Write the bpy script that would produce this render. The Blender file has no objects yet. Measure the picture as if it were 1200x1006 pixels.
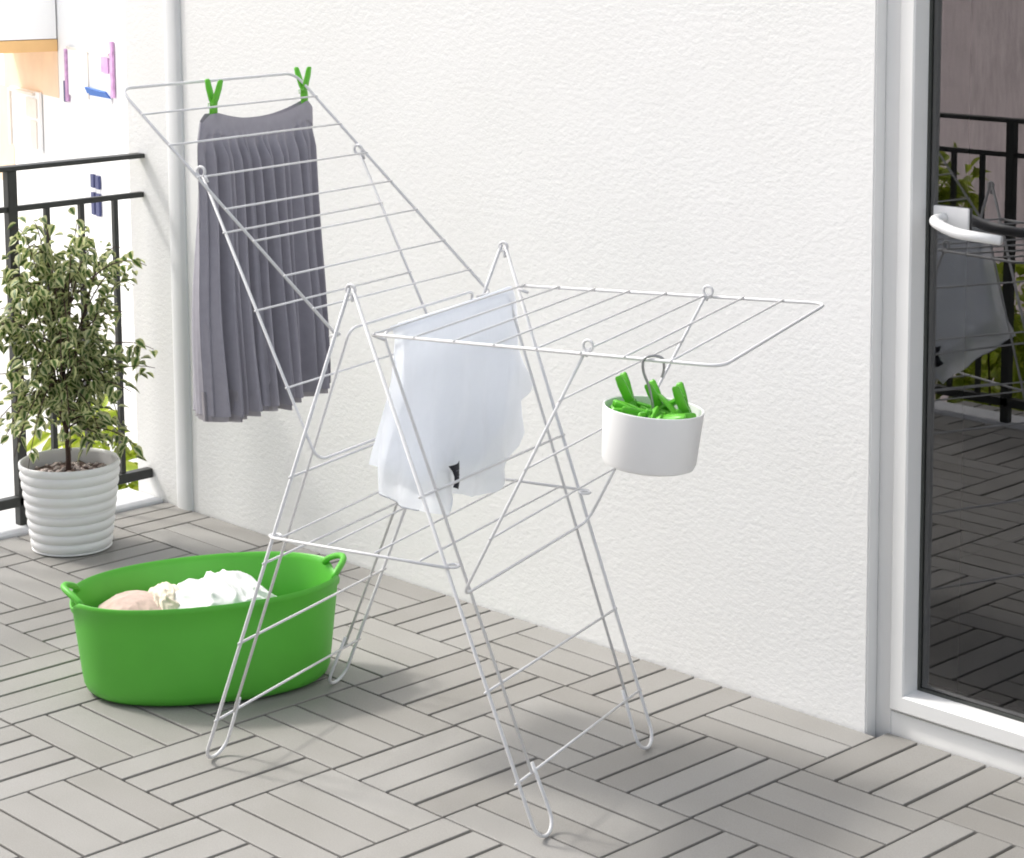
import bpy, bmesh, math, random
from mathutils import Vector, Matrix, noise
random.seed(7)
scene = bpy.context.scene
COL = scene.collection
R = math.radians

# ------------------------------------------------------------------ helpers
def link(o, parent=None):
    COL.objects.link(o)
    if parent is not None:
        o.parent = parent
        o.matrix_parent_inverse = parent.matrix_world.inverted() if False else Matrix.Translation(-parent.location)
    return o

def tag(o, label=None, cat=None, group=None, kind=None):
    if label: o['label'] = label
    if cat: o['category'] = cat
    if group: o['group'] = group
    if kind: o['kind'] = kind
    return o

def empty(name, loc, label, cat, group=None):
    o = bpy.data.objects.new(name, None)
    o.location = loc
    o.empty_display_size = 0.05
    link(o)
    return tag(o, label, cat, group)

class MB:
    """collects geometry in world coordinates; build() links ONE mesh object"""
    def __init__(self):
        self.v = []; self.f = []; self.uv = {}
    def add(self, verts, faces, uvs=None):
        b = len(self.v)
        self.v += [tuple(p) for p in verts]
        for i, f in enumerate(faces):
            if uvs is not None: self.uv[len(self.f)] = uvs[i]
            self.f.append(tuple(b + k for k in f))
    def box(self, x0, x1, y0, y1, z0, z1, M=None, bev=0.0):
        if bev:
            bm = bmesh.new()
            bmesh.ops.create_cube(bm, size=1.0)
            for q in bm.verts:
                q.co = Vector(((x0+x1)/2+q.co.x*(x1-x0), (y0+y1)/2+q.co.y*(y1-y0), (z0+z1)/2+q.co.z*(z1-z0)))
            bmesh.ops.bevel(bm, geom=list(bm.edges), offset=bev, segments=2, affect='EDGES', profile=0.5)
            bm.verts.ensure_lookup_table()
            vs = [q.co.copy() for q in bm.verts]
            for i, q in enumerate(bm.verts): q.index = i
            fs = [[q.index for q in f.verts] for f in bm.faces]
            bm.free()
        else:
            vs = [Vector(p) for p in ((x0,y0,z0),(x1,y0,z0),(x1,y1,z0),(x0,y1,z0),(x0,y0,z1),(x1,y0,z1),(x1,y1,z1),(x0,y1,z1))]
            fs = [(0,3,2,1),(4,5,6,7),(0,1,5,4),(1,2,6,5),(2,3,7,6),(3,0,4,7)]
        if M is not None: vs = [M @ q for q in vs]
        self.add(vs, fs)
    def tube(self, pts, r, n=10, closed=False, caps=True, flat=None):
        pts = [Vector(q) for q in pts]
        rr = r if isinstance(r, (list, tuple)) else [r]*len(pts)
        m = len(pts)
        tan = []
        for i in range(m):
            a = pts[(i-1) % m] if (closed or i > 0) else pts[i]
            b = pts[(i+1) % m] if (closed or i < m-1) else pts[i]
            t = b - a
            tan.append(t.normalized() if t.length > 1e-9 else Vector((0,0,1)))
        ref = Vector((0,0,1)) if abs(tan[0].z) < .9 else Vector((1,0,0))
        nx = tan[0].cross(ref).normalized()
        verts = []
        for i in range(m):
            nx = (nx - tan[i]*nx.dot(tan[i])).normalized()
            ny = tan[i].cross(nx)
            for k in range(n):
                a = 2*math.pi*k/n
                verts.append(pts[i] + (nx*math.cos(a) + ny*math.sin(a))*rr[i])
        faces = []
        for i in range(m if closed else m-1):
            j = (i+1) % m
            for k in range(n):
                l = (k+1) % n
                faces.append((i*n+k, i*n+l, j*n+l, j*n+k))
        if caps and not closed:
            faces.append(tuple(range(n-1, -1, -1)))
            faces.append(tuple((m-1)*n+k for k in range(n)))
        self.add(verts, faces)
    def lathe(self, prof, n=64, M=None, close=True):
        verts = []; faces = []
        for r, z in prof:
            for k in range(n):
                a = 2*math.pi*k/n
                q = Vector((r*math.cos(a), r*math.sin(a), z))
                verts.append(M @ q if M is not None else q)
        for i in range(len(prof)-1):
            for k in range(n):
                l = (k+1) % n
                faces.append((i*n+k, i*n+l, (i+1)*n+l, (i+1)*n+k))
        self.add(verts, faces)
    def build(self, name, mat, parent=None, smooth=True, angle=None):
        me = bpy.data.meshes.new(name)
        me.from_pydata(self.v, [], self.f)
        if self.uv:
            ul = me.uv_layers.new(name='UVMap')
            for p in me.polygons:
                if p.index in self.uv:
                    for li, uvc in zip(p.loop_indices, self.uv[p.index]): ul.data[li].uv = uvc
        me.materials.append(mat)
        me.polygons.foreach_set('use_smooth', [smooth]*len(me.polygons))
        me.update()
        if smooth and angle is not None:
            me.set_sharp_from_angle(angle=R(angle))
        o = bpy.data.objects.new(name, me)
        link(o, parent)
        if parent is not None:
            pass
        return o

def fillet(pts, r, n=6):
    """round the inner corners of a polyline"""
    pts = [Vector(q) for q in pts]
    out = [pts[0]]
    for i in range(1, len(pts)-1):
        a, b, c = pts[i-1], pts[i], pts[i+1]
        d1 = (a-b); d2 = (c-b)
        rr = min(r, d1.length*.48, d2.length*.48)
        p0 = b + d1.normalized()*rr; p1 = b + d2.normalized()*rr
        for k in range(n+1):
            t = k/n
            out.append(p0*(1-t)**2 + b*2*t*(1-t) + p1*t*t)
    out.append(pts[-1])
    return out

def ring(c, ax, r, n=16):
    c = Vector(c); ax = Vector(ax).normalized()
    e1 = ax.orthogonal().normalized(); e2 = ax.cross(e1)
    return [c + (e1*math.cos(2*math.pi*k/n) + e2*math.sin(2*math.pi*k/n))*r for k in range(n)]

# ------------------------------------------------------------------ materials
class NT:
    def __init__(self, name):
        self.m = bpy.data.materials.new(name); self.m.use_nodes = True
        self.t = self.m.node_tree; self.b = self.t.nodes['Principled BSDF']; self.out = self.t.nodes['Material Output']
    def n(self, typ, **kw):
        nd = self.t.nodes.new(typ)
        for k, w in kw.items(): setattr(nd, k, w)
        return nd
    def l(self, a, b): self.t.links.new(a, b)
    def coords(self, kind='Object', scale=(1,1,1)):
        tc = self.n('ShaderNodeTexCoord'); mp = self.n('ShaderNodeMapping')
        mp.inputs['Scale'].default_value = scale
        self.l(tc.outputs[kind], mp.inputs['Vector'])
        return mp.outputs['Vector']
    def noise(self, vec, scale, detail=3, rough=.5):
        nz = self.n('ShaderNodeTexNoise')
        nz.inputs['Scale'].default_value = scale; nz.inputs['Detail'].default_value = detail; nz.inputs['Roughness'].default_value = rough
        if vec is not None: self.l(vec, nz.inputs['Vector'])
        return nz.outputs['Fac']
    def ramp(self, fac, stops):
        cr = self.n('ShaderNodeValToRGB')
        el = cr.color_ramp.elements
        while len(el) < len(stops): el.new(.5)
        for e, (p, c) in zip(el, stops):
            e.position = p; e.color = (c[0], c[1], c[2], 1)
        self.l(fac, cr.inputs['Fac'])
        return cr.outputs['Color']
    def bump(self, h, strength, dist, normal=None):
        b = self.n('ShaderNodeBump'); b.inputs['Strength'].default_value = strength; b.inputs['Distance'].default_value = dist
        self.l(h, b.inputs['Height'])
        if normal is not None: self.l(normal, b.inputs['Normal'])
        self.l(b.outputs['Normal'], self.b.inputs['Normal'])
        return b.outputs['Normal']
    def mixc(self, fac, a, b, mode='MIX'):
        mx = self.n('ShaderNodeMix', data_type='RGBA', blend_type=mode)
        for s, val in ((mx.inputs[0], fac), (mx.inputs[6], a), (mx.inputs[7], b)):
            if hasattr(val, 'is_linked') or hasattr(val, 'links'): self.l(val, s)
            elif isinstance(val, (int, float)): s.default_value = val
            else: s.default_value = (*val, 1)
        return mx.outputs[2]

def simple(name, col, rough=.5, var=.06, scale=40, bump=0.0, bscale=200, bdist=.001, metal=0, sheen=0, sss=0, trans=0, spec=None):
    k = NT(name)
    v = k.coords()
    f = k.noise(v, scale, 4)
    a = tuple(c*(1-var) for c in col); b = tuple(min(1, c*(1+var)) for c in col)
    k.l(k.ramp(f, [(.3, a), (.7, b)]), k.b.inputs['Base Color'])
    k.b.inputs['Roughness'].default_value = rough
    k.b.inputs['Metallic'].default_value = metal
    if spec is not None: k.b.inputs['Specular IOR Level'].default_value = spec
    if sheen: k.b.inputs['Sheen Weight'].default_value = sheen
    if bump: k.bump(k.noise(v, bscale, 3), bump, bdist)
    if trans:
        tr = k.n('ShaderNodeBsdfTranslucent'); tr.inputs['Color'].default_value = (*col, 1)
        mx = k.n('ShaderNodeMixShader'); mx.inputs[0].default_value = trans
        k.l(k.b.outputs[0], mx.inputs[1]); k.l(tr.outputs[0], mx.inputs[2]); k.l(mx.outputs[0], k.out.inputs[0])
    return k.m

M = {}
M['wire'] = simple('white_powder_coat', (.71,.71,.72), .35, .03, 60)
M['plastic_green'] = simple('green_peg_plastic', (.16,.58,.045), .35, .08, 30, trans=.28)
M['tub'] = simple('green_soft_plastic', (.125,.54,.055), .42, .05, 9, bump=.08, bscale=70, bdist=.002, trans=.20)
M['black'] = simple('charcoal_painted_steel', (.030,.032,.030), .5, .15, 50)
M['pot'] = simple('white_glazed_ceramic', (.83,.83,.83), .35, .03, 8)
M['cup'] = simple('white_matte_plastic', (.80,.80,.80), .45, .03, 8)
M['steel'] = simple('grey_steel_wire', (.32,.32,.33), .35, .1, 60, metal=.8)
M['frame'] = simple('white_window_plastic', (.84,.84,.83), .38, .02, 5)
M['gasket'] = simple('dark_rubber_gasket', (.05,.055,.05), .6, .1, 40)
M['spacer'] = simple('grey_aluminium_spacer', (.33,.34,.32), .4, .05, 30, metal=.3)
M['handle'] = simple('white_lacquered_metal', (.80,.80,.80), .3, .02, 30)
M['strip'] = simple('pale_grey_painted_metal', (.70,.71,.72), .5, .03, 6)
M['ledge'] = simple('pale_concrete', (.62,.63,.65), .8, .08, 12, bump=.2, bscale=120)
M['slab'] = simple('dark_concrete', (.055,.055,.053), .9, .2, 10)
M['bark'] = simple('brown_bark', (.07,.04,.03), .8, .3, 90, bump=.4, bscale=260)
M['soil'] = simple('bark_mulch', (.16,.11,.09), .9, .5, 160, bump=.6, bscale=160, bdist=.006)
M['pebble'] = simple('pale_pebble', (.45,.38,.35), .8, .3, 60)
M['tag'] = simple('black_woven_label', (.012,.013,.02), .7, .2, 300)
M['tagline'] = simple('grey_label_thread', (.16,.17,.20), .7, .2, 300)
M['whitewall'] = simple('white_facade_render', (.93,.93,.92), .9, .01, 2)
M['soffit'] = simple('ochre_painted_soffit', (.80,.50,.22), .8, .05, 4)
M['palewin'] = simple('pale_cream_shutter', (.80,.74,.66), .7, .05, 4)
M['cream_render'] = simple('warm_cream_render', (.86,.66,.48), .85, .05, 3)
M['bluedoor'] = simple('sky_blue_paint', (.22,.48,.80), .6, .05, 4)
M['blueawn'] = simple('blue_awning_cloth', (.05,.16,.50), .7, .05, 6)
M['pink'] = simple('mauve_pink_paint', (.60,.34,.58), .7, .25, 12)
M['navy'] = simple('navy_painted_shutter', (.05,.06,.16), .6, .1, 12)
M['terracotta'] = simple('terracotta_gutter', (.35,.12,.06), .7, .15, 8)
M['mauve'] = simple('mauve_grey_render', (.78,.66,.66), .9, .16, 6, bump=.6, bscale=12, bdist=.02)
M['roof'] = simple('brown_roof_tiles', (.16,.09,.07), .8, .2, 8)
M['glassdark'] = simple('dark_window_glass', (.03,.035,.04), .1, .1, 3)
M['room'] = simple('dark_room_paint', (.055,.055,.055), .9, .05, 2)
M['ground'] = simple('pale_courtyard_paving', (.60,.59,.57), .9, .08, 3, bump=.3, bscale=20, bdist=.01)
M['wood'] = simple('shrub_stem', (.10,.07,.045), .8, .2, 60)

# wall stucco
def stucco():
    k = NT('white_stucco')
    v = k.coords('Object', (.78, 1, 1.12))
    big = k.noise(v, 3.0, 2)
    k.l(k.ramp(big, [(.3, (.81,.81,.80)), (.7, (.83,.83,.825))]), k.b.inputs['Base Color'])
    k.b.inputs['Roughness'].default_value = .85
    k.b.inputs['Specular IOR Level'].default_value = .25
    n1 = k.noise(v, 82, 5, .55)
    n2 = k.noise(v, 190, 3, .6)
    ma = k.n('ShaderNodeMath', operation='MULTIPLY_ADD'); ma.inputs[1].default_value = .35
    k.l(n2, ma.inputs[0]); k.l(n1, ma.inputs[2])
    k.bump(ma.outputs[0], .24, .0055)
    return k.m
M['stucco'] = stucco()

# deck slats: each slat a touch different
def slats():
    k = NT('greige_composite_slat')
    g = k.n('ShaderNodeNewGeometry')
    base = k.ramp(g.outputs['Random Per Island'], [(0,(.268,.258,.240)),(.5,(.292,.283,.266)),(1,(.318,.310,.294))])
    v = k.coords('Object')
    fine = k.noise(v, 420, 3, .7)
    blot = k.noise(v, 5, 4, .6)
    c = k.mixc(1.0, base, k.ramp(fine, [(.3,(.86,.86,.86)),(.7,(1.1,1.1,1.1))]), 'MULTIPLY')
    c = k.mixc(1.0, c, k.ramp(blot, [(.3,(.93,.925,.915)),(.7,(1.04,1.04,1.045))]), 'MULTIPLY')
    k.l(c, k.b.inputs['Base Color'])
    rr = k.ramp(blot, [(.3,(.5,.5,.5)),(.7,(.66,.66,.66))])
    k.l(rr, k.b.inputs['Roughness'])
    k.b.inputs['Specular IOR Level'].default_value = .35
    k.bump(fine, .12, .0012)
    return k.m
M['slat'] = slats()

def cloth(name, col, weave=700, trans=.15, wr=0, var=.05):
    k = NT(name)
    v = k.coords('Object')
    a = tuple(c*(1-var) for c in col); b = tuple(min(1,c*(1+var)) for c in col)
    k.l(k.ramp(k.noise(v, 60, 4, .6), [(.3,a),(.7,b)]), k.b.inputs['Base Color'])
    k.b.inputs['Roughness'].default_value = .9
    k.b.inputs['Specular IOR Level'].default_value = .15
    k.b.inputs['Sheen Weight'].default_value = .15
    h = k.noise(v, weave, 2)
    nm = k.bump(h, .12, .0006)
    if wr:
        k.bump(k.noise(k.coords('Object', (1.6,1.6,.55)), wr, 4, .55), .5, .006, nm)
    if trans:
        tr = k.n('ShaderNodeBsdfTranslucent'); tr.inputs['Color'].default_value = (*col, 1)
        mx = k.n('ShaderNodeMixShader'); mx.inputs[0].default_value = trans
        k.l(k.b.outputs[0], mx.inputs[1]); k.l(tr.outputs[0], mx.inputs[2]); k.l(mx.outputs[0], k.out.inputs[0])
    return k.m
M['skirt'] = cloth('grey_pleated_fabric', (.335,.325,.370), 900, .06)
M['lining'] = cloth('sheer_grey_lining', (.42,.40,.43), 900, .35)
M['shirt'] = cloth('white_blue_jersey', (.84,.875,.935), 800, .5, wr=16, var=.015)
_m = M['shirt']; _t = _m.node_tree; _o = _t.nodes['Material Output']
_tp = _t.nodes.new('ShaderNodeBsdfTransparent'); _mx = _t.nodes.new('ShaderNodeMixShader'); _mx.inputs[0].default_value = .16
_src = _o.inputs[0].links[0].from_socket
_t.links.new(_src, _mx.inputs[1]); _t.links.new(_tp.outputs[0], _mx.inputs[2]); _t.links.new(_mx.outputs[0], _o.inputs[0])
M['collar'] = cloth('white_rib_knit', (.80,.82,.86), 500, .2, var=.02)
M['beige'] = cloth('dusty_pink_cotton', (.55,.42,.36), 500, .05, wr=22, var=.12)
M['cream'] = cloth('cream_cotton', (.74,.66,.54), 500, .05, wr=22, var=.1)
M['towel'] = cloth('white_terry', (.82,.82,.82), 420, .08, wr=26, var=.03)

def leafmat(name, mid, edge, trans, vr):
    k = NT(name)
    tc = k.n('ShaderNodeTexCoord'); sx = k.n('ShaderNodeSeparateXYZ'); k.l(tc.outputs['UV'], sx.inputs[0])
    g = k.n('ShaderNodeNewGeometry')
    nz = k.noise(k.coords('Object'), 130, 2)
    ad = k.n('ShaderNodeMath', operation='MULTIPLY_ADD'); ad.inputs[1].default_value = .5
    k.l(nz, ad.inputs[0]); k.l(sx.outputs[0], ad.inputs[2])
    c = k.ramp(ad.outputs[0], [(.64, mid), (.86, edge)])
    c2 = k.mixc(1.0, c, k.ramp(g.outputs['Random Per Island'], [(0,(1-vr,)*3),(1,(1+vr*.6,1+vr*.6,1+vr*.2))]), 'MULTIPLY')
    k.l(c2, k.b.inputs['Base Color'])
    k.b.inputs['Roughness'].default_value = .42
    tr = k.n('ShaderNodeBsdfTranslucent'); k.l(c2, tr.inputs['Color'])
    mx = k.n('ShaderNodeMixShader'); mx.inputs[0].default_value = trans
    k.l(k.b.outputs[0], mx.inputs[1]); k.l(tr.outputs[0], mx.inputs[2]); k.l(mx.outputs[0], k.out.inputs[0])
    return k.m
M['ficus'] = leafmat('variegated_leaf', (.075,.15,.028), (.60,.62,.34), .30, .35)
M['shrub'] = leafmat('bright_shrub_leaf', (.42,.54,.05), (.60,.66,.12), .5, .4)

def glass():
    k = NT('door_glass')
    gl = k.n('ShaderNodeBsdfGlossy'); gl.inputs['Roughness'].default_value = 0.0; gl.inputs['Color'].default_value = (.95,.95,.97,1)
    tr = k.n('ShaderNodeBsdfTransparent'); tr.inputs['Color'].default_value = (.45,.46,.45,1)
    fr = k.n('ShaderNodeFresnel'); fr.inputs['IOR'].default_value = 2.15
    mx = k.n('ShaderNodeMixShader')
    k.l(fr.outputs[0], mx.inputs[0]); k.l(tr.outputs[0], mx.inputs[1]); k.l(gl.outputs[0], mx.inputs[2])
    k.l(mx.outputs[0], k.out.inputs[0])
    return k.m
M['glass'] = glass()

# ------------------------------------------------------------------ setting
def structure(mb, name, mat, label=None, smooth=False):
    o = mb.build(name, mat, None, smooth)
    o['kind'] = 'structure'
    if label: o['label'] = label
    return o

# garden ground far below the balcony
g = MB(); S = 300
g.add([(-S,-S,-3.4),(S,-S,-3.4),(S,S,-3.4),(-S,S,-3.4)], [(0,1,2,3)])
structure(g, 'ground', M['ground'])
# balcony slab and its pale kerb
s = MB(); s.box(-1.705, 4.2, -2.25, .28, -.26, -.030); s.box(.95, 4.2, -5.2, -2.251, -.26, -.030)
structure(s, 'balcony_slab', M['slab'])
s = MB(); s.box(-1.875, -1.71, -2.25, -.001, -.26, .006, bev=.006); s.box(-1.709, .90, -2.25, -2.115, -.26, .006, bev=.006)
structure(s, 'balcony_kerb', M['ledge'])
# deck: 0.3 m tiles of four slats, turned alternately
d = MB()
T = .3; GAP = .0072; PITCH = T/4
for i in range(-6, 14):
    for j in range(-17, 4):
        x0 = i*T; y0 = (j-3.75)*T
        for k in range(4):
            jt = random.uniform(-.0007, .0007); zt = random.uniform(-.0006, .0006)
            if (i+j) % 2:       # slats run along y
                a = (x0+k*PITCH+GAP/2+jt, x0+(k+1)*PITCH-GAP/2+jt, y0+GAP*.3, y0+T-GAP*.3)
            else:
                a = (x0+GAP*.3, x0+T-GAP*.3, y0+k*PITCH+GAP*.36+jt, y0+(k+1)*PITCH-GAP*.36+jt)
            if a[3] < -2.11 and a[0] < .95: continue
            if a[0] < -1.70:
                a = (max(a[0], -1.70), a[1], a[2], a[3])
                if a[1]-a[0] < .01: continue
            lim = .028 if x0 >= .575 else -.004
            if a[3] > lim:
                a = (a[0], a[1], a[2], lim)
                if a[3]-a[2] < .012: continue
            d.box(a[0], a[1], a[2], a[3], -.022+zt, zt, bev=.0016)
structure(d, 'deck_tiles', M['slat'], 'greige composite deck tiles in a checkerboard of slats')

# house wall with the door opening
w = MB()
w.box(-1.83, .570, 0, .30, -3.3, 3.6)
w.box(.570, 1.62, 0, .30, 2.20, 3.6)
w.box(1.62, 5.2, 0, .30, -3.3, 3.6)
w.box(.570, 1.62, .10, .30, -3.3, -.032)
hw = w.build('house_wall', M['stucco'], None, False)
tag(hw, 'white stucco wall of the house behind the drying rack', 'wall')
# flat cover strip on the wall
w = MB()
n = 10
prof = []
for k in range(n+1):
    t = k/n
    prof.append((-1.646+.066*t, -.004-.010*math.sin(math.pi*t)**.5))
vs = []; fs = []
for z in (-.025, 3.58):
    for x, y in prof: vs.append((x, y, z))
    vs += [(-1.580,.003,z), (-1.646,.003,z)]
m = n+3
for k in range(m): fs.append((k, (k+1) % m, m+(k+1) % m, m+k))
w.add(vs, fs)
st = w.build('cover_strip', M['strip'], None, True, 40)
tag(st, 'pale grey vertical metal strip running up the white wall', 'cover strip')

# dark room behind the glass
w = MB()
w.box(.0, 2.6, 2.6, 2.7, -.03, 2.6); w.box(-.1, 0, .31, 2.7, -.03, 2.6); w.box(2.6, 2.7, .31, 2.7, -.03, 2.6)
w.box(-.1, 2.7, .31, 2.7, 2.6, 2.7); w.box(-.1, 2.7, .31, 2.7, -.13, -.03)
structure(w, 'room', M['room'])

# ------------------------------------------------------------------ balcony door
dr = empty('balcony_door', (1.09, .05, 0), 'white framed glass balcony door with a white lever handle', 'door')
FY = .030
f = MB()
f.box(.5705, .607, FY, .10, -.02, 2.198, bev=.002); f.box(1.583, 1.6195, FY, .10, -.02, 2.198, bev=.002)
f.box(.607, 1.583, FY+.001, .10, -.02, .043, bev=.002); f.box(.607, 1.583, FY+.001, .10, 2.155, 2.198, bev=.002)
f.build('door_frame', M['frame'], dr, True, 35)
f = MB()
f.box(.5702, .5735, .0015, FY-.001, -.02, 2.198); f.box(1.6165,1.6198,.0015,FY-.001,-.02,2.198)
f.build('reveal_trim', M['frame'], dr, False)
SY = .020
def sash_member(mb, pts, axis, a0, a1):
    """extrude a closed section between mitres"""
    pass
f = MB()
X0, X1, Z0, Z1 = .610, 1.580, .050, 2.150
def loop(i0, y):    # rectangle inset i0 at depth y
    return [(X0+i0, y, Z0+i0*1.02), (X1-i0, y, Z0+i0*1.02), (X1-i0, y, Z1-i0), (X0+i0, y, Z1-i0)]
secs = [loop(0, .09), loop(0, SY+.003), loop(.003, SY), loop(.029, SY), loop(.032, SY+.003), loop(.036, .062), loop(.036, .09)]
vs = [q for lp in secs for q in lp]; fs = []
for a in range(len(secs)-1):
    for k in range(4): fs.append((a*4+k, a*4+(k+1) % 4, (a+1)*4+(k+1) % 4, (a+1)*4+k))
f.add(vs, fs)
sash = f.build('sash', M['frame'], dr, True, 25)
f = MB()
def band(mb, i0, i1, y0, y1):
    a, b = loop(i0, y0), loop(i1, y0); a2, b2 = loop(i0, y1), loop(i1, y1)
    vs = a+b+a2+b2; fs = []
    for k in range(4):
        l = (k+1) % 4
        fs += [(k,l,4+l,4+k), (4+k,4+l,12+l,12+k), (8+k,8+l,12+l,12+k), (k,l,8+l,8+k)]
    mb.add(vs, fs)
band(f, .0362, .0415, .0585, .066)
f.build('gasket', M['gasket'], sash, False)
f = MB(); band(f, .0417, .050, .0650, .074)
f.build('spacer_bar', M['spacer'], sash, False)
f = MB()
a = loop(.0415, .0625); b = loop(.0415, .0630)
f.add(a, [(0,1,2,3)])
f.build('pane', M['glass'], dr, False)
# lever handle: rose plate, neck, lever
h = MB()
HX, HZ = .700, .985
h.box(HX-.036, HX+.040, .0545, .0618, HZ-.021, HZ+.021, bev=.003)
hp = h.build('handle', M['handle'], dr, True, 30)
h = MB()
pth = fillet([(HX-.012,.058,HZ),(HX-.012,.016,HZ-.001),(HX+.040,.010,HZ-.018),(HX+.135,.016,HZ-.022)], .028, 8)
h.tube(pth, [.0095]*3+[.0098]*(len(pth)-5)+[.0095,.0085], 14)
h.build('lever', M['handle'], hp)

# ------------------------------------------------------------------ balcony railing
rl = empty('balcony_railing', (-1.77, -1.0, 0), 'dark steel balcony railing with thin upright bars behind the potted plant', 'railing')
RX = -1.77; YE = -2.15
r = MB(); r.box(RX-.018, RX+.018, YE, -.002, .905, .917, bev=.002)
r.build('top_rail', M['black'], rl, False)
r = MB(); r.box(RX-.008, RX+.008, YE, -.002, .802, .816, bev=.001)
r.build('rail', M['black'], rl, False)
r = MB(); r.box(RX-.013, RX+.013, YE, -.002, .055, .080, bev=.002)
r.build('rail', M['black'], rl, False)
y = -.088; k = 0
while y > -2.1:
    if k % 10 == 3:
        r = MB(); r.box(RX-.013, RX+.013, y-.013, y+.013, .004, .905, bev=.002)
        r.build('post', M['black'], rl, False)
    else:
        r = MB(); r.box(RX-.0065, RX+.0065, y-.0065, y+.0065, .081, .8015)
        r.build('baluster', M['black'], rl, False)
    y -= .101; k += 1

fl = empty('front_railing', (-.4, -2.15, 0), 'dark front railing of the balcony, seen only as a reflection in the door glass', 'railing')
FYR = -2.15
for nm, z0, z1, hw_ in (('top_rail',.905,.917,.018),('rail',.802,.816,.008),('rail',.055,.080,.013)):
    r = MB(); r.box(RX+.020, 1.0, FYR-hw_, FYR+hw_, z0, z1, bev=.001); r.build(nm, M['black'], fl, False)
x = RX+.13; k = 0
while x < 1.0:
    if k % 8 == 2:
        r = MB(); r.box(x-.013, x+.013, FYR-.013, FYR+.013, .004, .905, bev=.002); r.build('post', M['black'], fl, False)
    else:
        r = MB(); r.box(x-.0065, x+.0065, FYR-.0065, FYR+.0065, .081, .8015); r.build('baluster', M['black'], fl, False)
    x += .101; k += 1

# ------------------------------------------------------------------ drying rack
ANG = R(15.98)
U = Vector((math.cos(ANG), math.sin(ANG), 0)); V = Vector((-U.y, U.x, 0)); O = Vector((.076, -.652, 0))
def P(a, b, h): return O + U*a + V*b + Vector((0, 0, h))
KN, KF = -.243, .243
rack = empty('drying_rack', O, 'white folding wire drying rack standing on the deck with one wing raised', 'drying rack')
RO, RI, RB = .0033, .0027, .0019
def lerp(p, q, t): return tuple(p[i]+(q[i]-p[i])*t for i in range(len(p)))
def leg_frame(apN, apF, ftN, ftF, hs, off):
    """continuous outer wire per side with its looped foot, plus inner hoop and cross bars"""
    mb = MB()
    for (ap, ft, kb, sg) in ((apN, ftN, KN, 1), (apF, ftF, KF, -1)):
        A = P(ap[0], kb+off*sg, ap[1]); F = P(ft[0], kb+off*sg, RO+.001)
        dv = (A-F).normalized(); lat = V*sg
        w = .030
        c = F + dv*w
        pts = [A, c + dv*.10]
        for q in range(13):
            a = math.pi*q/12
            pts.append(c + lat*(w - w*math.cos(a)) - dv*w*math.sin(a))
        top = F + lat*(2*w-.004) + dv*(.118)
        pts.append(c + lat*(2*w-.001) + dv*.03); pts.append(top)
        mb.tube(pts, RO, 10)
    fr = mb.build('leg_frame', M['wire'], rack)
    def at(h, kb, sg):
        ap, ft = (apN, ftN) if sg > 0 else (apF, ftF)
        t = h/ap[1]
        return P(ft[0]+(ap[0]-ft[0])*t, kb, h)
    inn = MB()
    hN = hs[0]; hT = .829
    pts = [at(hN, KN+.048, 1), at(hT, KN+.042, 1), at(hT+.004, KF-.042, -1), at(hN, KF-.048, -1)]
    inn.tube(fillet(pts, .022, 7), RI, 10)
    inn.build('inner_hoop', M['wire'], fr)
    for h in hs:
        mb = MB(); d_ = Vector((0, 0, .0)) 
        mb.tube([at(h, KN-.008, 1), at(h, KF+.008, -1)], RB+.0005, 8)
        mb.build('crossbar', M['wire'], fr)
    return fr
legL = leg_frame((.002,.909), (.014,.916), (-.337,0), (-.364,0), (.090,.245,.401,.565), .0)
legR = leg_frame((.008,.909), (.022,.916), (.363,0), (.3375,0), (.098,.246,.565), .0)
# apex eyes
for (a, h, b) in ((.004,.906,KN), (.018,.913,KF)):
    mb = MB()
    mb.tube(ring(P(a, b, h), V, .0085, 18), .0030, 8, closed=True)
    mb.tube([P(a, b, h-.008), P(a+.004, b, h-.020)], .0028, 8)
    mb.build('pivot_eye', M['wire'], rack)

def wing(hN, hF, tN, tF, fr_bars, clip):
    mb = MB()
    pts = [P(hN[0], KN, hN[1]), P(tN[0], KN, tN[1]), P(tF[0], KF, tF[1]), P(hF[0], KF, hF[1])]
    mb.tube(fillet(pts, .030, 8), RO-.0004, 10)
    # hooked ends that clip round the legs
    for (hh, kb, sg) in ((hN, KN, 1), (hF, KF, -1)):
        a, h = hh
        mb.tube(fillet([P(a, kb, h), P(a-clip*.006, kb+sg*.010, h-.004), P(a+clip*.018, kb+sg*.012, h-.010)], .006, 4), .0028, 8)
    fr = mb.build('wing_frame', M['wire'], rack)
    for t in fr_bars:
        p, q = lerp(hN, tN, t), lerp(hF, tF, t)
        b = MB(); b.tube([P(p[0], KN-.003, p[1]+.0022), P(q[0], KF+.003, q[1]+.0022)], RB, 8)
        b.build('drying_bar', M['wire'], fr)
    return fr
wing((.048,.833), (.060,.842), (.694,.844), (.668,.861), (.006,.128,.250,.368,.492,.618,.740,.866), 1)
wing((-.031,.829), (-.016,.826), (-.489,1.229), (-.456,1.224), (.09,.22,.36,.49,.62,.755,.885), -1)

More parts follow.
